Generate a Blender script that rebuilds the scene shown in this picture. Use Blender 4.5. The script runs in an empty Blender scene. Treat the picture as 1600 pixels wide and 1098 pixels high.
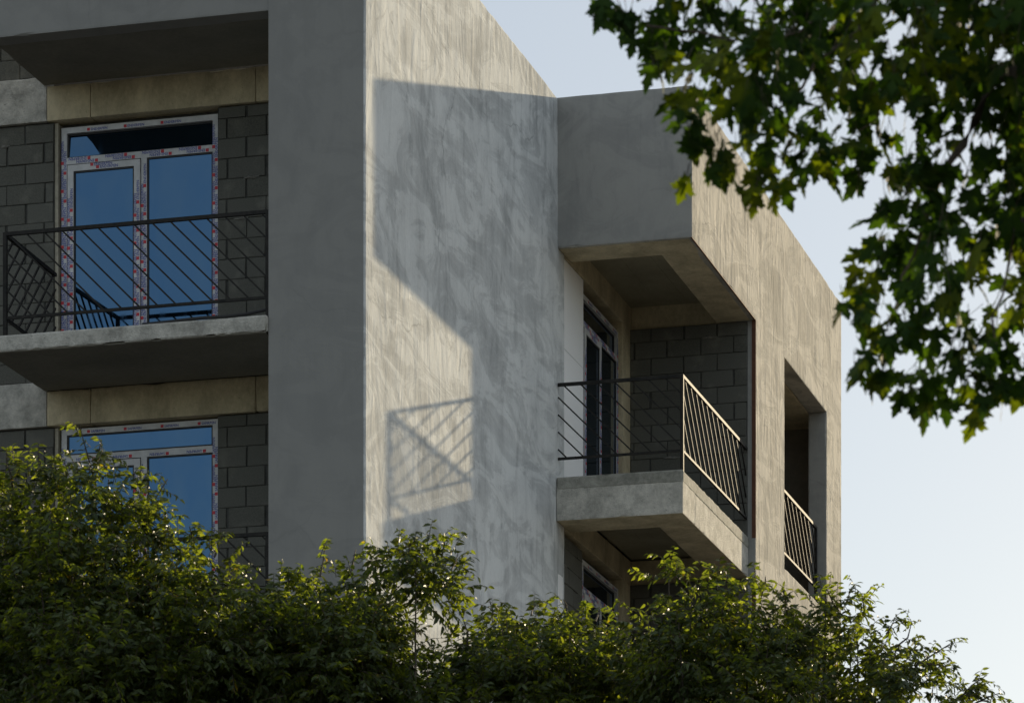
import bpy, bmesh, math, random
import numpy as np
from mathutils import Vector, Matrix, noise as mnoise
random.seed(7); rng = np.random.default_rng(11)
S = bpy.context.scene; COL = S.collection

# ------------------------------------------------------------------ camera
FPX, TH, YV = 6198.4, 0.2700, 2229.0          # focal length in 1600-px pixels, yaw, horizon row
CAM = Vector((11.110, -35.026, 0.0))
RIGHT = Vector((math.cos(TH), math.sin(TH), 0)); FWD = Vector((-math.sin(TH), math.cos(TH), 0)); UP = Vector((0, 0, 1))
cd = bpy.data.cameras.new('camera'); cam = bpy.data.objects.new('camera', cd); COL.objects.link(cam)
cam.location = CAM; cam.rotation_euler = (math.pi/2, 0, TH)
cd.sensor_width = 36; cd.lens = 36*FPX/1600; cd.shift_y = (YV-549)/1600
cd.clip_end = 5000; cd.clip_start = .5
cd.dof.use_dof = True; cd.dof.focus_distance = 40.0; cd.dof.aperture_fstop = 6.3
S.camera = cam
S.render.resolution_x, S.render.resolution_y = 1024, 702

# ------------------------------------------------------------------ sky, sun, exposure
SUN = Vector((1, 4.484, 1.324)).normalized()
EL = math.asin(SUN.z); AZ = math.atan2(SUN.x, SUN.y)
w = bpy.data.worlds.new('World'); S.world = w; w.use_nodes = True
nt = w.node_tree; bg = nt.nodes['Background']
sky = nt.nodes.new('ShaderNodeTexSky'); sky.sky_type = 'NISHITA'; sky.sun_disc = False
sky.sun_elevation = EL; sky.sun_rotation = AZ; sky.air_density = 1.0; sky.dust_density = 0.65; sky.ozone_density = 1.5
# thin even veil of high cloud over the blue: the sky in the photograph is milky
veil = nt.nodes.new('ShaderNodeMix'); veil.data_type = 'RGBA'; veil.inputs[0].default_value = .55; veil.inputs[7].default_value = (4.8, 5.0, 5.1, 1)
nt.links.new(sky.outputs[0], veil.inputs[6]); nt.links.new(veil.outputs[2], bg.inputs[0]); bg.inputs[1].default_value = 0.13
sl = bpy.data.lights.new('sun', 'SUN'); sl.energy = 5.0; sl.angle = math.radians(.5); sl.color = (1, .82, .54)
so = bpy.data.objects.new('sun', sl); COL.objects.link(so); so.location = (20, 40, 40)
so.rotation_euler = SUN.to_track_quat('Z', 'Y').to_euler()
S.view_settings.view_transform = 'Standard'; S.view_settings.look = 'None'
S.view_settings.exposure = 0.0; S.view_settings.gamma = 1; S.view_settings.use_curve_mapping = False

# ------------------------------------------------------------------ helpers
GZ = -1.6
def at(u, v, d): return CAM + FWD*d + RIGHT*((u-800)/FPX*d) + UP*((YV-v)/FPX*d)
def tag(o, label=None, cat=None, group=None, kind=None):
    for k, val in (('label', label), ('category', cat), ('group', group), ('kind', kind)):
        if val: o[k] = val
    return o
def thing(name, loc, label, cat, group=None):
    o = bpy.data.objects.new(name, None); COL.objects.link(o); o.location = loc; o.empty_display_size = .3
    return tag(o, label, cat, group)
def wloc(o):
    v = Vector((0, 0, 0))
    while o: v += o.location; o = o.parent
    return v
def link(name, me, mats, parent=None, mat4=None):
    """one mesh object; mesh vertices are in world space unless mat4 is given"""
    o = bpy.data.objects.new(name, me); COL.objects.link(o)
    if mats is not None and not me.materials:
        for m in (mats if isinstance(mats, (list, tuple)) else [mats]): me.materials.append(m)
    if mat4 is not None: o.matrix_basis = mat4
    if parent: o.parent = parent
    return o
class MB:
    def __init__(s): s.v = []; s.f = []; s.m = []
    def add(s, vs, fs, mi=0):
        n = len(s.v); s.v += [tuple(p) for p in vs]; s.f += [tuple(i+n for i in f) for f in fs]; s.m += [mi]*len(fs); return s
    def box(s, x0, x1, y0, y1, z0, z1, mi=0):
        return s.add([(x0,y0,z0),(x1,y0,z0),(x1,y1,z0),(x0,y1,z0),(x0,y0,z1),(x1,y0,z1),(x1,y1,z1),(x0,y1,z1)],
                     [(0,3,2,1),(4,5,6,7),(0,1,5,4),(1,2,6,5),(2,3,7,6),(3,0,4,7)], mi)
    def bar(s, a, b, w, h, up, mi=0):
        a, b, up = Vector(a), Vector(b), Vector(up); d = (b-a).normalized(); x = d.cross(up).normalized()*(w/2); y = d.cross(x).normalized()*(h/2)
        vs = [a-x-y, a+x-y, a+x+y, a-x+y, b-x-y, b+x-y, b+x+y, b-x+y]
        return s.add(vs, [(0,3,2,1),(4,5,6,7),(0,1,5,4),(1,2,6,5),(2,3,7,6),(3,0,4,7)], mi)
    def tube(s, pts, rad, n=8, mi=0):
        pts = [Vector(p) for p in pts]; rings = []
        for i, p in enumerate(pts):
            d = (pts[min(i+1, len(pts)-1)]-pts[max(i-1, 0)]).normalized()
            a = d.cross(Vector((.3, .2, 1)) if abs(d.z) < .9 else Vector((1, 0, 0))).normalized(); b = d.cross(a)
            r = rad[i] if isinstance(rad, (list, tuple)) else rad
            rings.append([p+(a*math.cos(t*2*math.pi/n)+b*math.sin(t*2*math.pi/n))*r for t in range(n)])
        vs = [q for r in rings for q in r]; fs = []
        for i in range(len(rings)-1):
            for t in range(n):
                fs.append((i*n+t, i*n+(t+1) % n, (i+1)*n+(t+1) % n, (i+1)*n+t))
        fs += [tuple(range(n))[::-1], tuple(range((len(rings)-1)*n, len(rings)*n))]
        return s.add(vs, fs, mi)
    def mesh(s, name, origin=(0, 0, 0), smooth=False):
        me = bpy.data.meshes.new(name); o = Vector(origin)
        me.from_pydata([tuple(Vector(p)-o) for p in s.v], [], s.f); me.update()
        for p, mi in zip(me.polygons, s.m):
            p.material_index = mi; p.use_smooth = smooth
        bm = bmesh.new(); bm.from_mesh(me); bmesh.ops.recalc_face_normals(bm, faces=bm.faces); bm.to_mesh(me); bm.free()
        return me
    def build(s, name, mats, parent=None, smooth=False):
        o = wloc(parent) if parent else Vector((0, 0, 0))
        return link(name, s.mesh(name, o, smooth), mats, parent)
def ax(breaks, step=.12, e=.02):
    out = []
    for a, b in zip(breaks[:-1], breaks[1:]):
        out.append(a)
        if b-a > 3*e:
            n = max(1, int((b-a-2*e)/step)); out += [a+e+(b-a-2*e)*i/n for i in range(n+1)]
    return out+[breaks[-1]]
def lattice(name, xs, ys, zs, solid, mats, parent, chip=.008, freq=6.0, matfn=None):
    """a solid cut from a lattice of cells; edges are worn with noise so they are not ruler straight"""
    nx, ny, nz = len(xs)-1, len(ys)-1, len(zs)-1
    sol = np.zeros((nx+2, ny+2, nz+2), bool)
    for i in range(nx):
        for j in range(ny):
            for k in range(nz):
                sol[i+1, j+1, k+1] = solid((xs[i]+xs[i+1])/2, (ys[j]+ys[j+1])/2, (zs[k]+zs[k+1])/2)
    vid = {}; vs = []; fs = []; nrm = []; mi = []; org = wloc(parent)
    def V(i, j, k):
        key = (i, j, k)
        if key not in vid: vid[key] = len(vs); vs.append(Vector((xs[i], ys[j], zs[k]))); nrm.append(set())
        return vid[key]
    for i, j, k in np.argwhere(sol):
        i, j, k = int(i), int(j), int(k); a, b, c = i-1, j-1, k-1
        for d, q in (((1,0,0), [(a+1,b,c),(a+1,b+1,c),(a+1,b+1,c+1),(a+1,b,c+1)]), ((-1,0,0), [(a,b,c),(a,b,c+1),(a,b+1,c+1),(a,b+1,c)]),
                     ((0,1,0), [(a,b+1,c),(a,b+1,c+1),(a+1,b+1,c+1),(a+1,b+1,c)]), ((0,-1,0), [(a,b,c),(a+1,b,c),(a+1,b,c+1),(a,b,c+1)]),
                     ((0,0,1), [(a,b,c+1),(a+1,b,c+1),(a+1,b+1,c+1),(a,b+1,c+1)]), ((0,0,-1), [(a,b,c),(a,b+1,c),(a+1,b+1,c),(a+1,b,c)])):
            if not sol[i+d[0], j+d[1], k+d[2]]:
                ids = [V(*p) for p in q]; fs.append(ids); mi.append(1 if d == matfn else 0)
                for t in ids: nrm[t].add(d)
    out = []
    for p, n in zip(vs, nrm):
        if len(n) > 1:
            s = Vector((0, 0, 0))
            for d in n: s += Vector(d)
            a = mnoise.noise(p*freq)*.6+mnoise.noise(p*freq*3.1+Vector((5, 1, 3)))*.4
            a = .35+1.3*abs(a)+(1.6 if mnoise.noise(p*freq*1.7+Vector((9, 2, 7))) > .42 else 0)
            p = p-s*(chip*a)
        out.append(p-org)
    me = bpy.data.meshes.new(name); me.from_pydata([tuple(p) for p in out], [], fs); me.update()
    if matfn: me.polygons.foreach_set('material_index', mi)
    return link(name, me, mats, parent)
def slabbox(name, x0, x1, y0, y1, z0, z1, mat, parent, chip=.006, step=.1):
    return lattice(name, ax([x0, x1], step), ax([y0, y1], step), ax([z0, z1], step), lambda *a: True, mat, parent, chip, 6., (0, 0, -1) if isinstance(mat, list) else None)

# ------------------------------------------------------------------ materials
class N:
    def __init__(s, name):
        s.m = bpy.data.materials.new(name); s.m.use_nodes = True; s.t = s.m.node_tree; s.b = s.t.nodes['Principled BSDF']
    def n(s, typ, **kw):
        o = s.t.nodes.new('ShaderNode'+typ)
        for k, v in kw.items():
            if k in o.inputs: s.set(o, k, v)
            else: setattr(o, k, v)
        return o
    def set(s, o, k, v):
        if hasattr(v, 'is_output') or hasattr(v, 'links'): s.t.links.new(v, o.inputs[k])
        else: o.inputs[k].default_value = v
    def pos(s): return s.n('NewGeometry').outputs['Position']
    def mapping(s, vec, scale=(1, 1, 1), rot=(0, 0, 0), loc=(0, 0, 0)):
        o = s.n('Mapping'); s.t.links.new(vec, o.inputs[0]); o.inputs['Scale'].default_value = scale; o.inputs['Rotation'].default_value = rot; o.inputs['Location'].default_value = loc
        return o.outputs[0]
    def noise(s, vec, scale, detail=4, rough=.55, dist=0):
        o = s.n('TexNoise'); s.t.links.new(vec, o.inputs['Vector']); o.inputs['Scale'].default_value = scale; o.inputs['Detail'].default_value = detail
        o.inputs['Roughness'].default_value = rough; o.inputs['Distortion'].default_value = dist
        return o.outputs['Fac']
    def ramp(s, fac, stops):
        o = s.n('ValToRGB'); s.t.links.new(fac, o.inputs[0]); e = o.color_ramp.elements
        while len(e) < len(stops): e.new(.5)
        for q, (p, c) in zip(e, stops): q.position = p; q.color = (c, c, c, 1) if not isinstance(c, tuple) else (*c, 1)
        return o.outputs[0]
    def mix(s, fac, a, b, typ='MIX'):
        o = s.n('Mix', data_type='RGBA', blend_type=typ)
        for i, v in ((0, fac), (6, a), (7, b)):
            if hasattr(v, 'links'): s.t.links.new(v, o.inputs[i])
            else: o.inputs[i].default_value = v if i == 0 else (*v, 1)
        return o.outputs[2]
    def math(s, op, a, b=0.):
        o = s.n('Math', operation=op)
        for i, v in ((0, a), (1, b)):
            if hasattr(v, 'links'): s.t.links.new(v, o.inputs[i])
            else: o.inputs[i].default_value = v
        return o.outputs[0]
    def bump(s, h, strength=.5, dist=.01, prev=None):
        o = s.n('Bump'); o.inputs['Strength'].default_value = strength; o.inputs['Distance'].default_value = dist; s.t.links.new(h, o.inputs['Height'])
        if prev is not None: s.t.links.new(prev, o.inputs['Normal'])
        return o.outputs[0]
    def fin(s, col, rough=.8, nor=None, spec=.5, **kw):
        for k, v in (('Base Color', col), ('Roughness', rough), ('Specular IOR Level', spec)):
            if hasattr(v, 'links'): s.t.links.new(v, s.b.inputs[k])
            else: s.b.inputs[k].default_value = (*v, 1) if isinstance(v, tuple) else v
        if nor is not None: s.t.links.new(nor, s.b.inputs['Normal'])
        for k, v in kw.items(): s.b.inputs[k.replace('_', ' ')].default_value = v
        return s.m
def plaster(name, light, dark, amt=1.0, bump=1.0):
    m = N(name); P = m.pos()
    diag = m.noise(m.mapping(P, (1, 1, 1), (math.radians(-42), 0, 0)), 1, 2)
    sweep = m.noise(m.mapping(P, (1.5, .8, 2.0), (math.radians(16), 0, 0)), 1.1, 7, .66, 1.3)     # broad trowel sweeps
    vert = m.noise(m.mapping(P, (2.6, 2.2, .62), (math.radians(-5), 0, 0)), 1.25, 5, .62, 1.2)      # washed streaks
    fine = m.noise(P, 26, 5, .7); blot = m.noise(P, .7, 4, .6, .8)
    a = m.ramp(sweep, [(.38, 0.), (.48, .35), (.535, .85), (.66, 1.)]); b = m.ramp(vert, [(.36, 0.), (.47, .7), (.64, 1.)])
    f = m.math('ADD', m.math('MULTIPLY', a, .46), m.math('MULTIPLY', b, .30))
    f = m.math('ADD', f, m.math('MULTIPLY', m.ramp(fine, [(.3, 0.), (.7, 1.)]), .14*amt)); f = m.math('ADD', f, m.math('MULTIPLY', m.math('SUBTRACT', blot, .5), .8))
    # rain streaks that start at the parapet and at ledges, and a few hairline cracks
    sep = m.n('SeparateXYZ'); m.t.links.new(P, sep.inputs[0])
    top = m.ramp(m.math('MULTIPLY', m.math('SUBTRACT', sep.outputs[2], 13.3), .8), [(0., 0.), (1., 1.)])
    drip = m.ramp(m.noise(m.mapping(P, (7, 7, .35)), 1.6, 4, .6, .3), [(.52, 0.), (.66, 1.)])
    f = m.math('SUBTRACT', f, m.math('MULTIPLY', m.math('MULTIPLY', drip, m.math('ADD', m.math('MULTIPLY', top, .8), .22)), .30))
    vo = m.n('TexVoronoi', feature='DISTANCE_TO_EDGE'); wob = m.n('TexNoise'); m.t.links.new(P, wob.inputs['Vector']); wob.inputs['Scale'].default_value = 1.7; wob.inputs['Detail'].default_value = 6
    m.t.links.new(m.mix(.45, P, wob.outputs['Color'], 'ADD'), vo.inputs['Vector']); vo.inputs['Scale'].default_value = .42
    crack = m.math('MULTIPLY', m.ramp(vo.outputs['Distance'], [(.0, 1.), (.0045, 0.)]), m.ramp(blot, [(.48, 0.), (.56, 1.)]))
    f = m.math('SUBTRACT', f, m.math('MULTIPLY', crack, .45))
    f = m.math('ADD', m.math('MULTIPLY', m.math('SUBTRACT', f, .45), amt), .5)
    o = m.n('Clamp'); m.t.links.new(f, o.inputs[0])
    col = m.mix(o.outputs[0], dark, light)
    ridge = m.noise(m.mapping(P, (3, 2.6, .9), (math.radians(14), 0, 0)), 1.3, 4, .55, 1.4)
    h = m.math('ADD', m.math('MULTIPLY', a, .25), m.math('MULTIPLY', ridge, 1.6))
    nor = m.bump(fine, .20*bump, .004, m.bump(h, .55*bump, .010))
    return m.fin(col, .9, nor, .12)
def concrete(name, light, dark, scale=3., bump=.5, pits=True, stretch=(1, 1, 1)):
    m = N(name); P = m.pos()
    big = m.noise(m.mapping(P, stretch), scale, 6, .6, .3); fine = m.noise(P, 60, 4, .6)
    med = m.noise(m.mapping(P, stretch), 24, 6, .75); big = m.math('ADD', m.math('MULTIPLY', big, .62), m.math('MULTIPLY', med, .38))
    col = m.mix(m.ramp(big, [(.38, 0.), (.62, 1.)]), dark, light)
    v = m.n('TexVoronoi'); m.t.links.new(m.mapping(P, (1, 1, 1.3)), v.inputs['Vector']); v.inputs['Scale'].default_value = 16
    pit = m.ramp(v.outputs['Distance'], [(.06, 0.), (.13, 1.)])
    sel = m.ramp(m.noise(P, 5, 2), [(.5, 1.), (.6, 0.)])
    pit = m.math('MAXIMUM', pit, sel)
    if pits: col = m.mix(m.math('MULTIPLY', m.math('SUBTRACT', 1., pit), .55), col, tuple(c*.45 for c in dark))
    h = m.math('ADD', m.math('MULTIPLY', pit, .6 if pits else 0.), m.math('ADD', fine, m.math('MULTIPLY', big, .8)))
    return m.fin(col, .85, m.bump(h, bump, .008), .35)
M = {}
M['plaster'] = plaster('sanded_plaster', (.765, .785, .775), (.39, .405, .405), 1.25, 1.6)
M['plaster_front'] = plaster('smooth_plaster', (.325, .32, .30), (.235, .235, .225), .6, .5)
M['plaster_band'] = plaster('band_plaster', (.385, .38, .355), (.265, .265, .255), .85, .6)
M['plaster_end'] = plaster('end_plaster', (.56, .53, .465), (.29, .28, .25), 1.45, 2.2)
M['beam'] = concrete('formwork_concrete', (.70, .60, .40), (.40, .34, .22), 3.2, .4, True, (1, 1, .6))
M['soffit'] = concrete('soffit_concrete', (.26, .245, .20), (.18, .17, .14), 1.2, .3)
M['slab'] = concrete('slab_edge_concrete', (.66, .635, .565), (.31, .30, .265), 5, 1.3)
M['slab_dirty'] = concrete('weathered_concrete', (.40, .39, .34), (.20, .20, .17), 6, 1.0)
M['ceiling'] = concrete('ceiling_concrete', (.40, .36, .25), (.27, .245, .17), 1.6, .3)
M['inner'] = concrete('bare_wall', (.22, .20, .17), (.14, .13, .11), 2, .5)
M['mortar'] = concrete('mortar', (.10, .10, .09), (.05, .05, .045), 9, .8, False)
M['lump'] = concrete('squeezed_mortar', (.24, .23, .20), (.13, .125, .11), 20, .8, False)
def block_mat():
    m = N('lightweight_block'); P = m.pos(); r = m.n('ObjectInfo').outputs['Random']
    f = m.noise(P, 70, 5, .7); g = m.noise(P, 5, 3)
    c = m.mix(m.ramp(f, [(.3, 0.), (.7, 1.)]), (.08, .081, .07), (.15, .147, .125))
    c = m.mix(m.math('MULTIPLY', r, .6), c, (.15, .15, .132)); c = m.mix(m.math('MULTIPLY', m.ramp(g, [(.55, 0.), (.75, 1.)]), .3), c, (.30, .285, .24))
    return m.fin(c, .95, m.bump(f, .7, .006), .2)
M['block'] = block_mat()
def simple(name, col, rough=.5, spec=.5, noise=0, metal=0.):
    m = N(name); c = col
    if noise: c = m.mix(m.ramp(m.noise(m.pos(), noise, 4), [(.3, 0.), (.7, 1.)]), tuple(x*.72 for x in col), col)
    return m.fin(c, rough, None, spec, Metallic=metal)
M['white_panel'] = simple('white_render', (.93, .93, .92), .6, .4, 0)
M['upvc'] = simple('protective_tape', (.70, .70, .70), .45, .5, 9)
M['print_blue'] = simple('blue_print', (.05, .07, .33), .5)
M['print_red'] = simple('red_print', (.55, .03, .05), .5)
M['gasket'] = simple('black_gasket', (.012, .012, .013), .5)
M['hose'] = simple('black_rubber', (.012, .012, .013), .45)
M['rust'] = simple('rusty_bead', (.16, .075, .045), .8, .3, 20)
M['foam'] = simple('mortar_foam', (.50, .46, .36), .9, .2, 25)
m = N('painted_steel'); M['steel'] = m.fin(m.mix(m.ramp(m.noise(m.pos(), 18, 4), [(.35, 0.), (.7, 1.)]), (.014, .014, .013), (.034, .031, .027)), .68, None, .22)
m = N('sky_tinted_glass'); P = m.pos(); dust = m.noise(m.mapping(P, (2.2, 2.2, 1.1)), 1.1, 4, .6, .5); sm = m.noise(m.mapping(P, (5, 5, 1.2), (0, .5, 0)), 2, 3)
M['glass'] = m.fin(m.mix(m.ramp(dust, [(.3, 0.), (.72, 1.)]), (.052, .118, .208), (.072, .135, .208)), m.math('ADD', .02, m.math('MULTIPLY', m.ramp(sm, [(.5, 0.), (.8, 1.)]), .10)), m.bump(m.noise(m.mapping(P, (1, 1, .8)), 1.6, 2), .02, .02), .5, Metallic=.96)  # blue of the mirrored sky is put into the glass tint
M['earth'] = concrete('paving', (.085, .08, .07), (.055, .05, .045), .8, .4, False)
M['far_wall'] = simple('white_wall', (.72, .71, .68), .8, .3, 1)
def leaf_mat(name, dark, mid, yellow, ypos, trans, rough=.38, nscale=9, spec=.5, glow=(2.5, 2.3, .7), vary=False):
    m = N(name); P = m.pos()
    n1 = m.noise(P, nscale, 2); n2 = m.noise(P, nscale*3.3, 1); n3 = m.noise(m.mapping(P, loc=(7, 3, 1)), nscale*.55, 2)
    c = m.mix(m.ramp(m.math('ADD', m.math('MULTIPLY', n1, .5), m.math('MULTIPLY', n2, .5)), [(.36, 0.), (.64, 1.)]), dark, mid)
    c = m.mix(m.ramp(n3, [(ypos, 0.), (ypos+.05, 1.)]), c, yellow)
    m.fin(c, rough, None, spec)
    tr = m.n('BsdfTranslucent'); m.t.links.new(m.mix(1., c, glow, 'MULTIPLY'), tr.inputs[0])
    ms = m.n('MixShader'); ms.inputs[0].default_value = trans
    if vary: m.t.links.new(m.math('MULTIPLY', m.ramp(m.noise(m.mapping(P, loc=(2, 9, 4)), nscale*(1.6 if nscale < 6 else .5), 2), [(.45, .08), (.58, 1.)] if nscale > 6 else [(.46, .15), (.57, 1.)]), trans), ms.inputs[0])
    m.t.links.new(m.b.outputs[0], ms.inputs[1]); m.t.links.new(tr.outputs[0], ms.inputs[2])
    m.t.links.new(ms.outputs[0], m.t.nodes['Material Output'].inputs[0])
    return m.m
M['leaf'] = leaf_mat('ovate_leaf', (.020, .038, .009), (.066, .092, .017), (.16, .125, .015), .70, .68, .5, 9, .36, (6.2, 5.0, 1.5), True)
M['maple_leaf'] = leaf_mat('maple_leaf', (.016, .036, .010), (.034, .066, .012), (.085, .11, .012), .54, .44, .7, 5, .06, (3.0, 3.1, .5), True)
M['bark'] = concrete('bark', (.12, .095, .07), (.05, .04, .03), 14, 1., False, (1, 1, .25))

# ------------------------------------------------------------------ ground
g = MB(); g.add([(-1500, -1500, GZ), (1500, -1500, GZ), (1500, 1500, GZ), (-1500, 1500, GZ)], [(0, 1, 2, 3)])
tag(g.build('ground', M['earth']), kind='structure')

# ------------------------------------------------------------------ the building
D1, DP, DP2, DP3, D2 = 6.992, 10.334, 12.015, 14.673, 15.688
W1, XP, YB, XL = 1.5065, -.933, 1.392, -3.752
ZT, ZB, ZF = 14.559, 12.911, 10.372           # parapet top, beam underside, balcony floor (upper storey); storeys are 3 m
STO = 3.0; NST = 4
B = thing('apartment_building', (0, 0, GZ), 'unfinished grey concrete apartment building with open balconies', 'building')
lattice('side_wall', ax([XP, 0], .3), ax([0, D1+.3], .12), ax([GZ, ZT], .12), lambda *a: True, M['plaster'], B, .009, 7)
# front face of the same pier is smoother: a plaster coat 4 mm thick
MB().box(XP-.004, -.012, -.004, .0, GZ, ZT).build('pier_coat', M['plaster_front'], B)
slabbox('corner_strip', -.02, .004, .012, .235, GZ, ZT-.01, M['plaster'], B, .007, .09)
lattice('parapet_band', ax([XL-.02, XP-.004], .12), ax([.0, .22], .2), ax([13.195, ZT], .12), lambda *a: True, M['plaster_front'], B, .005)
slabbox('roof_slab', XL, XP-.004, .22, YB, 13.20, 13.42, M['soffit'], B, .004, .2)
MB().box(-9, XP-.01, YB+.2, 15.5, 13.2, 13.6).build('roof_deck', M['inner'], B)
# solid mass behind the outer skin
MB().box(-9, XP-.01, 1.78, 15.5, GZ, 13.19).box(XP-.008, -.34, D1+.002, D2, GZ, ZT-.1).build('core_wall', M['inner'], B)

proto_blocks = []
for q in range(4):
    bm = bmesh.new(); bmesh.ops.create_cube(bm, size=1); bmesh.ops.scale(bm, vec=(.392, .19, .1865), verts=bm.verts)
    bmesh.ops.bevel(bm, geom=[e for e in bm.edges], offset=.005, segments=1, affect='EDGES')
    rr = random.Random(q)
    for v in bm.verts: v.co += Vector([rr.uniform(-.0025, .0025) for _ in range(3)])
    me = bpy.data.meshes.new('block'); bm.to_mesh(me); bm.free(); me.materials.append(M['block']); proto_blocks.append(me)
def block_wall(s0, s1, z0, z1, face, axis='Y', phase=0., seed=0, show=None):
    """masonry whose face is the plane axis=face; s runs along it. backing = mortar, each block a child"""
    rr = random.Random(seed); bk = MB(); lump = MB()
    if axis == 'Y': bk.box(s0, s1, face+.016, face+.17, z0, z1)
    else: bk.box(face-.17, face-.016, s0, s1, z0, z1)
    wall = bk.build('block_wall', M['mortar'], B); org = wloc(wall)
    z = z0; k = 0
    while z < z1-.03:
        h = min(.196, z1-z-.004); s = s0-(.2 if (k % 2) else 0)-phase
        while s < s1-.02:
            a, b = max(s, s0), min(s+.40, s1); s += .40
            if b-a < .05 or (show and (b < show[0] or a > show[1])): continue
            gap = .009 if rr.random() < .55 else rr.uniform(.018, .034)
            c = (a+b)/2; L = b-a-gap
            p = Vector((c, face+.085+rr.uniform(-.004, .004), z+h/2)) if axis == 'Y' else Vector((face-.085+rr.uniform(-.004, .004), c, z+h/2))
            mt = Matrix.Translation(p-org) @ Matrix.Rotation((0 if axis == 'Y' else math.pi/2)+rr.uniform(-.006, .006), 4, 'Z') @ Matrix.Rotation(rr.uniform(-.006, .006), 4, 'Y') @ Matrix.Diagonal((L/.392, .17/.19, (h-.0065)/.1865, 1))
            link('block', rr.choice(proto_blocks), None, wall, mt)
        # squeezed-out mortar lumps
        if rr.random() < .45:
            c = rr.uniform(s0+.1, s1-.1); L = rr.uniform(.05, .11); pts = []
            for t in range(9):
                q = t/8; pts.append((c+(q-.5)*2*L, face+.004+rr.uniform(-.004, .002), z+.004-rr.uniform(0, .012)))
            if axis == 'X': pts = [(p[1]-.008, p[0], p[2]) for p in pts]
            lump.tube(pts, [.004+.016*math.sin(math.pi*min(max(t/8, .05), .95))*rr.uniform(.5, 1) for t in range(9)], 6)
        z += .196; k += 1
    if lump.v: lump.build('mortar_lumps', M['lump'], wall)['kind'] = 'stuff'
    return wall

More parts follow.
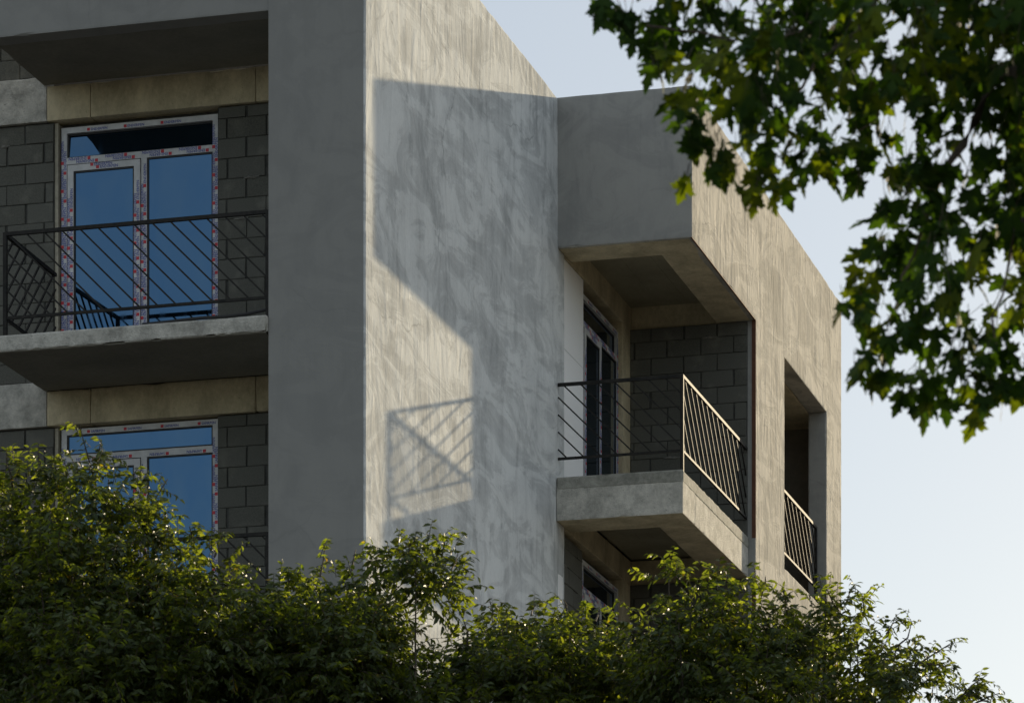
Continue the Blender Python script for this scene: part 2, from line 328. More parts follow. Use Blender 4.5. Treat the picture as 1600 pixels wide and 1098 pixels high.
# --- windows -------------------------------------------------------
_txt = {}
def text_mesh(word):
    if word in _txt: return _txt[word]
    cu = bpy.data.curves.new('word', 'FONT'); cu.body = word; cu.size = 1.0; cu.resolution_u = 1; cu.align_x = 'LEFT'; cu.offset = .02
    o = bpy.data.objects.new('word', cu); COL.objects.link(o); dg = bpy.context.evaluated_depsgraph_get(); dg.update()
    me = o.evaluated_get(dg).to_mesh()
    vs = np.array([v.co[:2] for v in me.vertices]); fs = [tuple(p.vertices) for p in me.polygons]
    o.evaluated_get(dg).to_mesh_clear(); bpy.data.objects.remove(o); bpy.data.curves.remove(cu)
    vs[:, 0] -= vs[:, 0].min(); vs[:, 1] -= vs[:, 1].min(); _txt[word] = (vs/vs[:, 1].max(), fs); return _txt[word]
def window(loc, rot, word, Wd=1.634, H=2.45, tr=.238, double=True):
    """frame with a fixed light over an opening sash and a fixed pane; local x along, -y outward, z up from the sill"""
    f = MB(); fw = .056; T = H-tr-fw-.066; tt = T+.066; mx0, mx1 = .835, .895
    f.box(0, fw, -.035, .035, 0, H).box(Wd-fw, Wd, -.035, .035, 0, H).box(fw, Wd-fw, -.035, .035, H-fw, H).box(fw, Wd-fw, -.035, .035, 0, fw)
    f.box(fw, Wd-fw, -.034, .034, T, tt).box(mx0, mx1, -.033, .033, fw, T)
    o = f.build('window', M['upvc']); o.location = loc; o.rotation_euler = (0, 0, rot); o.parent = B; o.location = Vector(loc)-wloc(B)
    def sub(mb, name, mat): return link(name, mb.mesh(name), mat, o)
    s = MB(); sx0, sx1, sz0, sz1, sw = fw+.014, mx0-.006, fw+.01, T-.014, .062
    s.box(sx0, sx0+sw, -.052, .02, sz0, sz1).box(sx1-sw, sx1, -.052, .02, sz0, sz1).box(sx0+sw, sx1-sw, -.052, .02, sz1-sw, sz1).box(sx0+sw, sx1-sw, -.052, .02, sz0, sz0+sw)
    sub(s, 'sash', M['upvc'])
    gs = MB()
    def pane(x0, x1, z0, z1, y):
        gs.box(x0, x0+.016, y-.012, y+.01, z0, z1).box(x1-.016, x1, y-.012, y+.01, z0, z1).box(x0+.016, x1-.016, y-.012, y+.01, z1-.016, z1).box(x0+.016, x1-.016, y-.012, y+.01, z0, z0+.016)
        p = sub(MB().box(x0+.002, x1-.002, y-.002, y+.006, z0+.002, z1-.002), 'pane', M['glass'])
        return p
    q = pane(fw, Wd-fw, tt, H-fw, .012 if double else -.012)
    if double and rot == 0:           # the upper light stands slightly tilted open and mirrors the soffit
        c = Vector((0, .012, (tt+H-fw)/2)); q.matrix_basis = Matrix.Translation(c) @ Matrix.Rotation(math.radians(-4.5), 4, 'X') @ Matrix.Translation(-c)
    pane(mx1, Wd-fw, fw, T, -.012); pane(sx0+sw, sx1-sw, sz0+sw, sz1-sw, -.03)
    gs.box(fw, sx0, -.01, .01, fw, T).box(sx0, sx1, -.01, .01, sz1, T)
    sub(gs, 'gasket', M['gasket'])
    # printed protective tape: the words, and a red mark before each
    pr = MB(); vs, fs = text_mesh(word); wid = vs[:, 0].max(); rr = random.Random(word)
    def line(x, z, dx, dz, length, y, h, pitch, start, flip=False):
        """a row of words along (dx,dz); flip turns them upside down"""
        ux = Vector((dx, dz)); uy = Vector((-dz, dx))
        t = start
        while t < length-h*2:
            full = wid*h*1.0+h*1.5
            if t+full > length: break
            for what in ('sq', 'word'):
                if what == 'sq':
                    pts = [(0, 0), (h*1.15, 0), (h*1.15, h*1.1), (0, h*1.1)]; ff = [(0, 1, 2, 3)]; mi = 1
                else:
                    pts = [(h*1.5+px*h*1.0, py*h) for px, py in vs]; ff = fs; mi = 0
                if flip: pts = [(full-px, h-py) for px, py in pts]
                P3 = [Vector((x, z))+ux*(t+px)+uy*py for px, py in pts]
                pr.add([(q.x, y-.0012, q.y) for q in P3], ff, mi)
            t += pitch
    h = .028
    line(0, H-fw+.008, 1, 0, Wd, -.035, .026, .385, .27)
    line(fw, T+.006, 1, 0, Wd-2*fw, -.034, h, .385, .10, True)
    if double: line(fw, T+.036, 1, 0, Wd-2*fw, -.034, h, .385, .02, True)
    line(sx0, sz1-sw+.007, 1, 0, sx1-sx0, -.052, h, .385, .30)
    if double: line(sx0, sz1-sw+.036, 1, 0, sx1-sx0, -.052, h, .385, .24)
    for xx, y, z0, z1, c in ((.003, -.035, 0, H, 1), (.030, -.035, 0, H, 0), (Wd-fw+.003, -.035, 0, H, 1), (Wd-fw+.030, -.035, 0, H, 0), (sx0+.004, -.052, sz0, sz1-.05, 0), (sx0+.034, -.052, sz0, sz1-.05, 1),
                       (sx1-sw+.004, -.052, sz0, sz1-.05, 0), (sx1-sw+.034, -.052, sz0, sz1-.05, 1), (mx0+.003, -.033, fw, T, 1), (mx0+.032, -.033, fw, T, 0)):
        line(xx+.022, z0, 0, 1, z1-z0-.02, y, h, .275, .04+.1*c+rr.uniform(0, .04), False)
    link('tape_print', pr.mesh('tape_print'), [M['print_blue'], M['print_red']], o)['kind'] = 'stuff'
    return o

# --- railings ------------------------------------------------------
def railing(pts, z_top, z_bot, z_floor, pitches, dirs, posts):
    """pts: plan corners; square tube top and bottom rail, posts, bars at 45 degrees clipped to the panel"""
    t = .034; top = MB()
    for a, b in zip(pts[:-1], pts[1:]): top.bar((*a, z_top-t/2), (*b, z_top-t/2), t, t, (0, 0, 1))
    R = top.build('balcony_railing', M['steel'], B)
    for a, b, pitch, dr in zip(pts[:-1], pts[1:], pitches, dirs):
        A, Bv = Vector((*a, 0)), Vector((*b, 0)); L = (Bv-A).length; d = (Bv-A)/L; nrm = d.cross(UP)
        MB().bar((*a, z_bot), (*b, z_bot), .026, .026, (0, 0, 1)).build('bottom_rail', M['steel'], R)
        H = z_top-t-z_bot; s = -H+pitch*.55
        while s < L:
            # bar from (s, top) to (s+H, bottom) when dr=1, mirrored when dr=-1
            p0, p1 = (s, z_top-t), (s+H, z_bot)
            q0, q1 = p0, p1
            if q0[0] < .0: k = -q0[0]; q0 = (0., z_top-t-k)
            if q1[0] > L: k = q1[0]-L; q1 = (L, z_bot+k)
            if q1[0]-q0[0] > .05:
                f = (lambda q: A+d*q[0]) if dr > 0 else (lambda q: A+d*(L-q[0]))
                m_ = MB(); m_.bar(f(q0)+UP*q0[1], f(q1)+UP*q1[1], .0155, .0155, nrm); m_.build('bar', M['steel'], R)
            s += pitch
    for p in posts:
        MB().bar((*p, z_floor-.02), (*p, z_top-.002), .036, .036, (1, 0, 0)).build('post', M['steel'], R)
    return R

# --- storey by storey ------------------------------------------------
for k in range(NST):
    dz = -STO*k; zf = ZF+dz; zb = ZB+dz; zs = 13.20+dz; det = k < 2
    # left bay: beam cast against three formwork boards, block infill, window, cantilevered balcony
    xs = [-9, XL+.03, -3.262, -1.55, XP-.006]
    for a, b in zip(xs[:-1], xs[1:]):
        slabbox('beam', a+.002, b-.002, YB, YB+.4, 12.85+dz, (13.29 if a < -5 else 13.19)+dz, M['slab'] if a < -5 else M['beam'], B, .004, .12)
    if k == 0:
        block_wall(-6.3, XL+.02, 13.295, 14.5, YB+.03, 'Y', .12, 5)
    if det:
        block_wall(-6.3, -3.66, zf-.075, 12.84+dz, YB+.035, 'Y', .06, 11+k); block_wall(-1.955, XP-.006, zf, 12.84+dz, YB+.035, 'Y', .10, 21+k)
        H = (12.80 if k == 0 else 12.83)+dz-zf
        window((-3.606, YB+.135, zf+.0), 0, 'ENDERPEN' if k == 0 else 'SAFIRPEN', 1.636, H, .24 if k == 0 else .20, k == 0)
        MB().box(-3.70, -1.93, YB+.172, YB+.38, zf, 12.85+dz).build('reveal', M['mortar'], B)
        MB().box(-3.66, -3.625, YB+.06, YB+.175, zf, 12.84+dz).build('jamb', M['foam'], B)
    slabbox('balcony_slab', XL, XP-.006, -.046, YB-.002, 10.19+dz, 10.355+dz, [M['slab'], M['soffit']], B, .017, .06)  # underside takes the darker soffit colour, standing in for the deep shade there
    MB().box(XL+.03, XP-.01, .10, YB+.2, 10.352+dz, 10.366+dz).build('balcony_floor', M['slab'], B)
    if det:
        railing([(-3.70, YB-.01), (-3.585, .02)][::-1] if False else [(-3.63, YB), (-3.585, .02), (-.952, .02)], 11.345+dz, 10.53+dz, 10.36+dz, [.185, .181], [1, 1], [(-3.585, .02), (-.952, .02)])
    # right block: corner balcony
    slabbox('edge_beam', .004, 1.424, 6.918, 7.52, 9.907+dz, 10.27+dz, [M['slab'], M['beam']], B, .004, .08)
    slabbox('edge_beam', 1.02, 1.420, 7.524, DP-.004, 9.909+dz, 10.27+dz, [M['slab'], M['beam']], B, .004, .08)
    slabbox('balcony_slab', .004, 1.426, 6.914, DP-.004, 10.237+dz, 10.385+dz, M['slab_dirty'], B, .014, .06)
    for a, b in ((.0, .36), (.362, .70), (.702, 1.018)):
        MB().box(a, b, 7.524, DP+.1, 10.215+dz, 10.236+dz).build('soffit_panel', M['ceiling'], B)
    slabbox('inner_beam', -.30, .0, D1+.304, DP+.2, 12.90+dz, 13.19+dz, M['beam'], B, .004, .15)
    slabbox('back_beam', .002, 1.27, DP+.03, DP+.25, 12.905+dz, 13.19+dz, M['beam'], B, .004, .15)
    slabbox('corner_column', -.30, .002, 9.96, DP+.01, zf, 12.898+dz, M['beam'], B, .004, .15)
    MB().box(-.30, -.16, D1+.31, 9.958, zf, 12.895+dz).build('reveal', M['mortar'], B)
    if det:
        block_wall(.0, 1.41, zf+.016, 12.90+dz, DP-.022, 'Y', .15, 31+k)
        if k == 0:
            MB().box(-.16, -.02, D1+.302, 8.19, zf, 11.90).build('wall_panel', M['white_panel'], B)
            MB().box(-.16, -.018, D1+.302, 8.188, 11.904, 12.893).build('wall_panel', M['white_panel'], B)
        else:
            block_wall(D1+.302, 8.22, zf, 12.86+dz, -.03, 'X', .1, 41)
            slabbox('wall_panel', -.1, .004, D1+.004, 7.22, zf, 12.36+dz, M['white_panel'], B, .01, .08)
        window((-.085, 8.26, zf), math.pi/2, 'ENDERPEN' if k == 0 else 'SAFIRPEN', 1.69, 12.78+dz-zf, .24, True)
        railing([(.002, 7.005), (1.395, 7.005), (1.395, DP-.002)], 11.432+dz, 10.605+dz, 10.37+dz, [.19, .262], [1, 1], [(1.395, 7.005)])
        railing([(1.395, DP2-.05), (1.395, DP3-.14)], 11.432+dz, 10.66+dz, 10.37+dz, [.262], [1], [(1.395, DP3-.14)])
        MB().box(1.462, W1+.003, DP-.006, DP+.004, zf, zb).build('corner_bead', M['rust'], B)
    # second loggia behind the side wall
    MB().box(.0, 1.268, 10.54, D2-.25, 10.21+dz, zf).build('loggia_floor', M['soffit'], B)
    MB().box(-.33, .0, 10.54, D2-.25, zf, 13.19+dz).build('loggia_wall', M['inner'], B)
    slabbox('loggia_beam', .80, 1.268, 10.6, D2-.25, 12.905+dz, 13.195+dz, M['beam'], B, .004, .2)
MB().box(.002, 1.268, 7.56, D2-.25, 13.196, 13.4).build('roof_slab', M['soffit'], B)
for a, b in ((.0, .36), (.362, .70), (.702, 1.018)):
    MB().box(a, b, 7.55, DP+.1, 13.17, 13.194).build('soffit_panel', M['ceiling'], B)
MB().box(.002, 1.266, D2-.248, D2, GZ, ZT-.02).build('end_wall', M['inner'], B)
slabbox('edge_beam', .004, 1.462, D1+.05, D1+.55, ZB-.004, ZB+.2, M['beam'], B, .003, .15)
slabbox('edge_beam', 1.04, 1.44, D1+.552, DP-.002, ZB-.004, ZB+.27, M['beam'], B, .003, .15)
MB().box(W1-.016, W1+.003, D1+.01, DP-.002, ZB-.006, ZB+.003).build('corner_bead', M['rust'], B)
def side_solid(x, y, z):
    if x < 1.27 or y < D1+.21: return y < D1+.21 and z > ZB and y > D1 if x < 1.27 else z > ZB
    if z > ZB: return True
    kz = (z-ZB) % STO            # height above the beam line of the storey below
    if y < DP: return False
    if DP2 < y < DP3: return not (kz > STO-(ZB-ZF))
    return True
zbr = sorted([GZ]+[ZB-STO*k for k in range(4)]+[ZF-STO*k for k in range(4)]+[ZT])
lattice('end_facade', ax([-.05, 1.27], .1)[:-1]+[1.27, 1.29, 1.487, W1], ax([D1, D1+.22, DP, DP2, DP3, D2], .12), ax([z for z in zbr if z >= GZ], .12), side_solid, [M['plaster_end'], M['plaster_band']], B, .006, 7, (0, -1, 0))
# a black hose left lying along the upper balcony slab
hp = [(-2.2, .03, 10.372), (-1.95, .01, 10.372), (-1.6, -.02, 10.376), (-1.35, -.035, 10.366), (-1.15, -.02, 10.378), (-.97, .03, 10.42)]
tag(MB().tube(hp, .016, 8).build('hose', M['hose']), 'thin black hose lying along the edge of the upper left balcony slab', 'hose')

# ------------------------------------------------------------------ trees
def tri_mesh(name, verts, loops, counts):
    me = bpy.data.meshes.new(name); me.vertices.add(len(verts)); me.vertices.foreach_set('co', np.ascontiguousarray(verts, np.float32).ravel())
    me.loops.add(len(loops)); me.loops.foreach_set('vertex_index', np.ascontiguousarray(loops, np.int32))
    me.polygons.add(len(counts)); st = np.concatenate([[0], np.cumsum(counts)[:-1]]).astype(np.int32)
    me.polygons.foreach_set('loop_start', st); me.polygons.foreach_set('loop_total', np.array(counts, np.int32)); me.update(calc_edges=True); return me
# ovate leaf: x along the leaf (0..1), y across, z up; folded on the midrib and drooping to the tip
OV = np.array([(0, 0, 0), (.25, .185, .06), (.62, .165, .02), (1, 0, -.16), (.45, 0, -.02), (.25, -.185, .06), (.62, -.165, .02)], float)
OF = [(0, 4, 3, 2, 1), (0, 5, 6, 3, 4)]
def maple_outline():
    pts = []; half = [(-.10, .0), (-.16, .16), (-.30, .30), (-.06, .30), (-.02, .42), (.10, .40), (.22, .62), (.30, .44), (.40, .46), (.36, .28), (.28, .18), (.52, .22), (.60, .30), (.66, .16), (.80, .13), (1.0, 0)]
    up = [(x, y) for x, y in half]; dn = [(x, -y) for x, y in half[::-1][1:-1]]
    return [(x, y, .06*abs(y)-.18*max(0, x-.3)**2-.10*y*y) for x, y in up+dn]
MV = np.array([(.16, 0, .03)]+maple_outline(), float)
MF = [(0, i+1, (i+1) % (len(MV)-1)+1) for i in range(len(MV)-1)]
# petiole
def frames(d, n):
    d = d/np.linalg.norm(d, axis=1, keepdims=True); n = n-d*(n*d).sum(1, keepdims=True); n /= np.linalg.norm(n, axis=1, keepdims=True)
    return np.stack([d, np.cross(n, d), n], axis=2)
def leaves_mesh(name, V, F, pos, R, sc):
    n = len(pos); vs = np.einsum('nij,vj->nvi', R, V)*sc[:, None, None]+pos[:, None, :]
    fl = np.concatenate([np.array(f) for f in F]); loops = (fl[None, :]+(np.arange(n)*len(V))[:, None]).ravel()
    return tri_mesh(name, vs.reshape(-1, 3), loops, np.tile([len(f) for f in F], n))
OVM = None
def unit(v): return v/np.linalg.norm(v, axis=-1, keepdims=True)
def small_tree(trunk, label, depth, lobes, shoots, thin_above, dens=10500, leaf=.088):
    base = at(trunk, 1000, depth); base.z = GZ
    T = thing('tree', base, label, 'tree', 'trees in front of the building')
    o = np.array(base); P = []; D = []; Nn = []; Sc = []; tv = MB(); tw_v = []; tw_f = []
    C3 = [np.array(at(u, v, depth+dd)) for u, v, r, dd in lobes]; RR = [max(.7*r*depth/FPX, r*depth/FPX-.005) for u, v, r, dd in lobes]
    def twig(b, d, L, nl, sc):
        nonlocal P, D, Nn, Sc
        tt = (np.arange(nl)+.6)/nl; bend = np.array([0, 0, -.34*L]); pts = b+d*L*tt[:, None]+bend*(tt**2)[:, None]
        side = unit(np.cross(d, [0, 0, 1.])+1e-4); alt = np.where(np.arange(nl) % 2 == 0, 1., -1.)
        ld = d*.62+side*alt[:, None]*.8+np.array([0, 0, -.72])+rng.normal(0, .30, (nl, 3))
        ln = np.array([.6, -.1, .6])+rng.normal(0, .62, (nl, 3))+side*alt[:, None]*.2
        s_ = sc*rng.uniform(.62, 1.12, nl)*(1-.30*tt)
        P.append(pts); D.append(ld); Nn.append(ln); Sc.append(s_)
        e = b+d*L+bend; k = len(tw_v); r = .0032; sd = side*r; u_ = np.cross(side, d)*r
        for q, w_ in ((b, 1.), (b+d*L*.5+bend*.25, .8), (e, .4)):
            for a in (sd, -sd*.5+u_*.87, -sd*.5-u_*.87): tw_v.append(q+a*w_)
        for i in (0, 3):
            for j in range(3): tw_f.append((k+i+j, k+i+(j+1) % 3, k+i+3+(j+1) % 3, k+i+3+j))
    for (u, v, r_, dd), c, r in zip(lobes, C3, RR):
        vis = v-r_ < 1130; sc = leaf if vis else leaf*1.7
        thin = v < thin_above and r_ > 45         # the tops of the crowns are thin and let the low sun through
        n = int(4.19*r**3*dens/10*(1 if vis else .22)*(.54 if thin else 1)*rng.uniform(.85, 1.1))+2
        dirs = unit(rng.normal(0, 1, (n, 3))); rad = r*rng.uniform(0, 1, n)**.42*(1+.22*np.array([mnoise.noise(Vector(q)*2.1+Vector(c)) for q in dirs]))
        for q, rd in zip(dirs, rad):
            b = c+q*rd*np.array([1.05, .75 if thin else 1.25, .95])
            if mnoise.noise(Vector(b)*3.1) < -.13 and rng.random() < .82: continue          # open pockets between the clumps
            d = unit(q*.8+np.array([0, 0, .45])+rng.normal(0, .45, 3))
            twig(b, d, rng.uniform(.12, .27), int(rng.integers(6, 12)), sc)
    for u, v, u2, v2, n in shoots:               # longer leafy shoots that break the outline
        a, b = np.array(at(u, v, depth)), np.array(at(u2, v2, depth+rng.uniform(-.3, .3)))
        for i in range(n):
            t = (i+.2)/n; p = a+(b-a)*t+rng.normal(0, .02, 3)
            twig(p, unit((b-a)/np.linalg.norm(b-a)*.8+rng.normal(0, .5, 3)), .16+.1*(1-t), 7, leaf*(1.05-.25*t))
        MB().tube([a, (a+b)/2+rng.normal(0, .015, 3), b], [.008, .006, .003], 5).build('shoot', M['bark'], T)
    P = np.concatenate(P); D = np.concatenate(D); Nn = np.concatenate(Nn); Sc = np.concatenate(Sc); R = frames(D, Nn)
    # the 300 leaves that show largest are objects, the rest one mass
    rel = P-np.array(CAM); dep = rel@np.array(FWD); uu = 800+FPX*(rel@np.array(RIGHT))/dep; vv = YV-FPX*rel[:, 2]/dep
    show = np.where((uu > 5) & (uu < 1595) & (vv < 1090) & (vv > 5), -Sc/dep, 0); order = np.argsort(show); near = order[:290]; rest = order[290:]
    for i in near:
        mt = Matrix.Translation(Vector(P[i]-o)) @ Matrix(R[i].tolist()).to_4x4() @ Matrix.Scale(Sc[i], 4)
        link('leaf', LEAF, None, T, mt)
    fo = link('foliage', leaves_mesh('foliage', OV, OF, P[rest]-o, R[rest], Sc[rest]), M['leaf'], T); fo['kind'] = 'stuff'
    tw = bpy.data.meshes.new('twigs'); tw.from_pydata([tuple(q-o) for q in tw_v], [], tw_f); tw.update(); t_ = link('twigs', tw, M['bark'], T); t_['kind'] = 'stuff'
    fork = Vector(base)+Vector((rng.uniform(-.2, .2), rng.uniform(-.2, .2), 3.0))
    MB().tube([base, base+Vector((.03, .02, 1.2)), base+Vector((-.02, .05, 2.2)), fork], [.17, .13, .115, .10], 12).build('trunk', M['bark'], T, True)
    for c, r, l in zip(C3, RR, lobes):
        if l[2] < 50: continue
        c = Vector(c); md = fork.lerp(c, .5)+Vector(rng.normal(0, .12, 3))+Vector((0, 0, -.15))
        MB().tube([fork, fork.lerp(md, .5)+Vector((0, 0, .1)), md, md.lerp(c, .6), c+Vector((0, 0, r*.5))], [.045, .034, .018, .010, .004], 7).build('limb', M['bark'], T, True)
    return T
lm = MB(); lm.add([tuple(q) for q in OV], OF); LEAF = lm.mesh('leaf'); LEAF.materials.append(M['leaf'])
LOW = lambda u0, u1: [(u, 1330+40*((i*7) % 3), 170, (-.4, .5, .1)[i % 3]) for i, u in enumerate(range(u0, u1, 220))]
DEEP = lambda u0, u1: [(u, 1075+22*(i % 2), 120, 1.3+.5*(i % 3)) for i, u in enumerate(range(u0, u1, 110))]  # extra lobes added behind the crowns to shade the lower leaves
small_tree(150, 'bushy green tree at far left, tallest of the row, before the lower window', 28.0,
    [(-60, 860, 130, 0), (40, 820, 105, .2), (110, 800, 85, -.2), (170, 790, 85, .1), (60, 940, 140, -.5), (200, 880, 100, .3), (280, 905, 82, -.2), (318, 910, 48, .1), (180, 980, 130, .4), (310, 1000, 120, -.3), (20, 1060, 150, .2), (160, 1090, 150, -.6), (330, 1110, 130, .5), (110, 900, 100, 1.2), (250, 1000, 120, 1.3), (225, 835, 45, 0)]+DEEP(-40, 400)+LOW(-40, 420),
    [(150, 760, 124, 664, 9), (215, 815, 262, 748, 8), (60, 740, 58, 702, 4), (150, 720, 158, 690, 4), (300, 850, 296, 822, 4), (335, 870, 345, 826, 4), (20, 760, 12, 728, 4), (352, 915, 366, 890, 3)], 960)
small_tree(560, 'leafy tree with an upright clump of foliage in front of the big side wall', 28.4,
    [(440, 985, 78, 0), (510, 950, 72, .2), (560, 950, 70, -.2), (650, 905, 58, 0), (682, 895, 40, .1), (620, 930, 50, .3), (405, 1065, 105, .3), (500, 1050, 120, -.4), (575, 1045, 88, 0), (630, 1105, 88, .2), (690, 1115, 60, -.3), (450, 1110, 130, .8), (570, 1110, 120, .6), (560, 1000, 80, 1.0), (685, 935, 34, 0), (640, 880, 44, .1), (690, 912, 36, -.1), (660, 925, 44, .2), (615, 900, 44, -.1), (680, 868, 28, 0), (650, 895, 42, .4), (682, 885, 32, .3)]+DEEP(420, 600)+LOW(420, 760),
    [(500, 900, 508, 848, 5), (550, 890, 556, 858, 4), (575, 900, 584, 872, 3), (640, 870, 644, 842, 4), (690, 870, 694, 836, 5), (705, 890, 716, 862, 3), (450, 925, 448, 896, 3)], 955)
small_tree(850, 'low leafy tree with a few yellowed leaves below the corner balcony', 29.0,
    [(785, 1010, 58, 0), (830, 1010, 60, .1), (890, 1010, 66, -.2), (940, 1020, 62, .1), (755, 1070, 66, .2), (820, 1080, 90, -.3), (920, 1090, 95, .3), (860, 1070, 95, 1.0), (760, 1120, 80, -.2), (990, 1060, 70, .5)]+DEEP(800, 930)+LOW(720, 1040),
    [(770, 960, 765, 938, 3), (830, 960, 838, 942, 3), (885, 955, 880, 936, 3), (930, 970, 936, 950, 3), (730, 1010, 722, 962, 4)], 1035)
small_tree(1090, 'tree with a pointed tuft of leaves right under the corner balcony slab', 28.6,
    [(1045, 930, 52, 0), (1080, 945, 50, .1), (1130, 960, 62, -.1), (1180, 965, 58, .1), (1010, 980, 52, .2), (1060, 1010, 85, -.3), (1150, 1030, 95, .2), (1220, 1010, 70, 0), (1100, 1090, 110, .3), (1200, 1100, 100, -.3), (1010, 1080, 90, .3), (1120, 1040, 100, 1.1)]+LOW(1010, 1260),
    [(1040, 900, 1036, 868, 5), (1060, 905, 1066, 884, 3), (1120, 910, 1112, 888, 4), (1185, 920, 1196, 900, 3), (1230, 960, 1222, 918, 4)], 1060)
small_tree(1350, 'tree at the right of the row with thin leafy twigs against the sky', 28.8,
    [(1290, 975, 52, 0), (1340, 985, 56, .1), (1270, 1030, 75, -.2), (1360, 1045, 72, .2), (1400, 1040, 52, 0), (1300, 1100, 95, .3), (1400, 1100, 88, -.3), (1460, 1090, 58, .1), (1510, 1110, 45, 0), (1330, 1060, 90, 1.0), (1240, 1080, 80, .4)]+LOW(1280, 1560),
    [(1290, 940, 1284, 908, 4), (1320, 945, 1330, 918, 4), (1350, 950, 1356, 924, 4), (1400, 1010, 1424, 974, 5), (1430, 1040, 1490, 1002, 7), (1420, 1030, 1480, 1040, 5), (1500, 1090, 1542, 1054, 5), (1520, 1100, 1562, 1082, 4), (1385, 990, 1398, 966, 4), (1310, 955, 1290, 915, 4)], 1120)

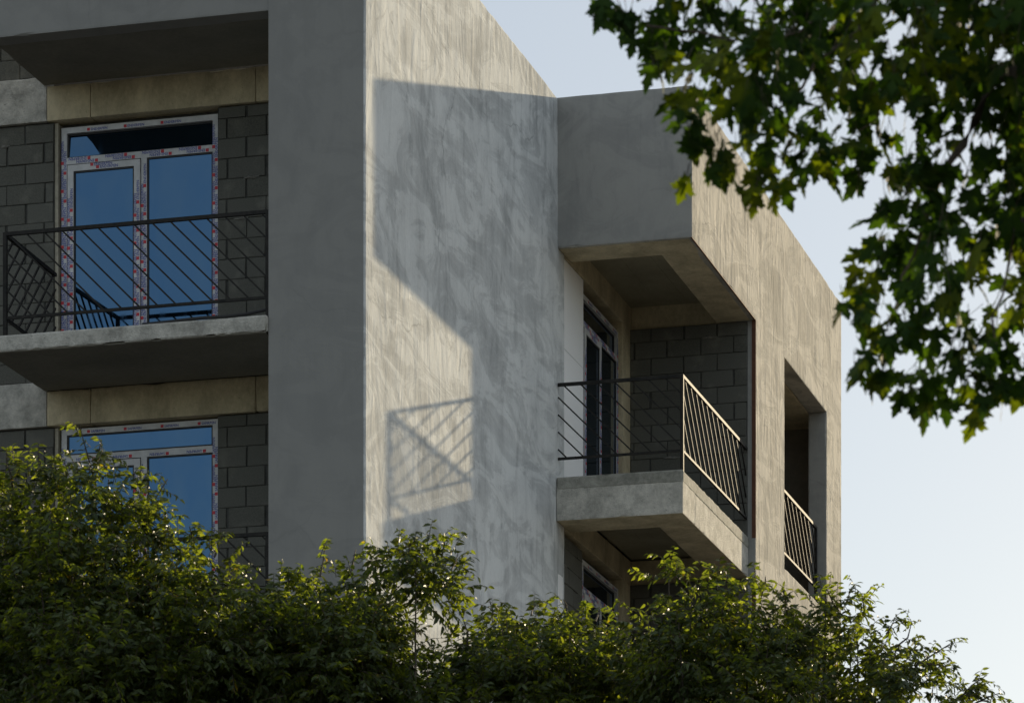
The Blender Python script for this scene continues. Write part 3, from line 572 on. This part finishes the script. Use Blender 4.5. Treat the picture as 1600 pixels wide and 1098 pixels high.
# foreground maple: trunk stands to the right outside the frame, its boughs hang into the picture
def maple():
    rng = np.random.default_rng(5)
    dep = 16.0; base = at(2500, 1000, 17.0); base.z = GZ
    T = thing('maple_tree', base, 'dark maple boughs with lobed leaves hanging in from the upper right', 'tree'); o = np.array(base)
    lobes = [(960, 10, 38, 0), (1010, 45, 48, .2), (1025, 105, 32, 0), (1090, 40, 85, .3), (1120, 130, 75, -.3), (1080, 195, 42, 0), (1100, 262, 52, .1), (1170, 235, 78, .2), (1185, 300, 34, 0), (1190, 100, 105, -.5), (1290, 70, 120, .3), (1310, 190, 88, .6), (1270, 255, 52, 0), (1400, 80, 130, -.4), (1420, 200, 95, .4), (1530, 70, 130, .2), (1600, 60, 120, -.4), (1560, 210, 110, .3), (1345, 255, 36, .1), (1460, 300, 70, -.2), (1415, 345, 66, 0), (1385, 420, 66, .3), (1345, 480, 46, 0), (1470, 420, 88, -.3), (1560, 350, 100, .2), (1640, 300, 110, 0), (1580, 470, 95, .5), (1420, 510, 62, -.1), (1360, 575, 44, 0), (1440, 590, 58, .2), (1520, 560, 72, -.2), (1545, 625, 46, 0), (1600, 590, 55, .1), (1650, 480, 90, -.4), (1610, 160, 90, .6), (1240, 20, 90, .5), (1480, -40, 150, 0), (1250, -50, 130, .3), (1060, -50, 80, 0), (1640, -30, 140, .4)]
    r2 = np.random.default_rng(3)
    for i in range(70):                      # the rest of the crown, round the trunk
        a, b_ = r2.uniform(0, 2*math.pi), r2.uniform(.25, 1)**.5
        lobes.append((2450+math.cos(a)*b_*780, -420+math.sin(a)*b_*(820 if math.sin(a) < 0 else 700), r2.uniform(130, 210), r2.uniform(-.6, 2.6)))
    P = []; D = []; Nn = []; Sc = []; Q = []
    tw = MB()
    for u, v, r, dd in lobes:
        c = np.array(at(u, v, dep+dd)); rw = r*dep/FPX
        n = int((rw**2*520+rw**3*520)*(1 if u < 1660 else .8))+5
        q = unit(rng.normal(0, 1, (n, 3))); p = c+q*(rw*rng.uniform(.1, 1, n)**.5)[:, None]*np.array([.92, 1.3, .92])
        stem = c+q*rw*.15+np.array([0, 0, .07])
        P.append(p); D.append(q*.5+np.array([0, 0, -.75])+rng.normal(0, .4, (n, 3))); Nn.append(np.array([-.1, -.35, .75])+rng.normal(0, .55, (n, 3))); Sc.append(rng.uniform(.072, .124, n)); Q.append(stem)
    P = np.concatenate(P); R = frames(np.concatenate(D), np.concatenate(Nn)); Sc = np.concatenate(Sc); Q = np.concatenate(Q)
    for i in range(len(P)):
        if P[i][0] > 0 and (P[i]-np.array(CAM))@np.array(RIGHT) > 2.2: continue
        a = Vector(P[i]); b = Vector(P[i]-R[i][:, 0]*Sc[i]*.7+np.array([0, 0, .03])); tw.tube([b, a], [.0016, .0012], 3)
    rel = P-np.array(CAM); dd_ = rel@np.array(FWD); uu = 800+FPX*(rel@np.array(RIGHT))/dd_; vv = YV-FPX*rel[:, 2]/dd_
    order = np.argsort(np.where((uu < 1590) & (vv > 10), -Sc/dd_, 0)); near, rest = order[:295], order[295:]
    me = MB().add([tuple(q) for q in MV], MF).mesh('leaf'); me.materials.append(M['maple_leaf'])
    for i in near: link('leaf', me, None, T, Matrix.Translation(Vector(P[i]-o)) @ Matrix(R[i].tolist()).to_4x4() @ Matrix.Scale(Sc[i], 4))
    fo = link('foliage', leaves_mesh('foliage', MV, MF, P[rest]-o, R[rest], Sc[rest]), M['maple_leaf'], T); fo['kind'] = 'stuff'
    t_ = tw.build('petioles', M['bark'], T); t_['kind'] = 'stuff'
    crown = at(2500, -500, 17.0)
    MB().tube([base, base+Vector((.04, 0, .3)), base+Vector((.05, .02, 2)), base+Vector((-.06, .05, 3.6)), base.lerp(crown, .6)+Vector((.08, 0, 0)), base.lerp(crown, .8)+Vector((-.1, .1, 0)), crown], [.36, .28, .24, .21, .15, .10, .03], 14).build('trunk', M['bark'], T, True)
    boughs = [[(2500, 300, 17), (2100, -120, 16.6), (1700, -160, 16.2), (1400, -30, 16), (1200, 60, 16), (1010, 40, 16)], [(2500, 500, 17), (2050, 60, 16.5), (1720, 40, 16), (1530, 180, 16), (1450, 330, 16), (1400, 470, 16), (1360, 580, 16)],
              [(2500, 600, 17), (2100, 200, 16.6), (1750, 200, 16.2), (1620, 330, 16), (1560, 460, 16), (1540, 630, 16)], [(1400, -30, 16), (1300, 80, 16.1), (1200, 180, 16.1), (1130, 270, 16.1)], [(1720, 40, 16), (1500, 60, 16.1), (1380, 170, 16.2), (1310, 230, 16.2)]]
    for i in range(16):                      # limbs that carry the crown
        u, v, r, dd = lobes[-1-4*i]; h0 = base.lerp(crown, min(.9, max(.35, .55+(-v)/2600)))
        e = at(u, v, dep+dd); md = h0.lerp(e, .5)+Vector((0, 0, -.12))
        MB().tube([h0, h0.lerp(md, .5), md, md.lerp(e, .5), e], [.07, .055, .04, .025, .008], 7).build('bough', M['bark'], T, True)
    for b in boughs:
        kp = [at(*q) for q in b]; kp = [kp[0]*2-kp[1]]+kp+[kp[-1]*2-kp[-2]]; pts = []
        for i in range(1, len(kp)-2):        # smooth the bough and let it wander a little
            for t in (0, .25, .5, .75):
                p0, p1, p2, p3 = kp[i-1:i+3]
                pts.append(.5*(2*p1+(p2-p0)*t+(2*p0-5*p1+4*p2-p3)*t*t+(3*p1-p0-3*p2+p3)*t**3)+Vector(r2.normal(0, .018, 3)))
        pts.append(kp[-2]); n = len(pts)
        MB().tube(pts, [max(.005, .085*(1-i/(n-1))**2.0) if b[0][0] > 2000 else .012*(1-i/n) for i in range(n)], 7).build('bough', M['bark'], T, True)
    return T
maple()
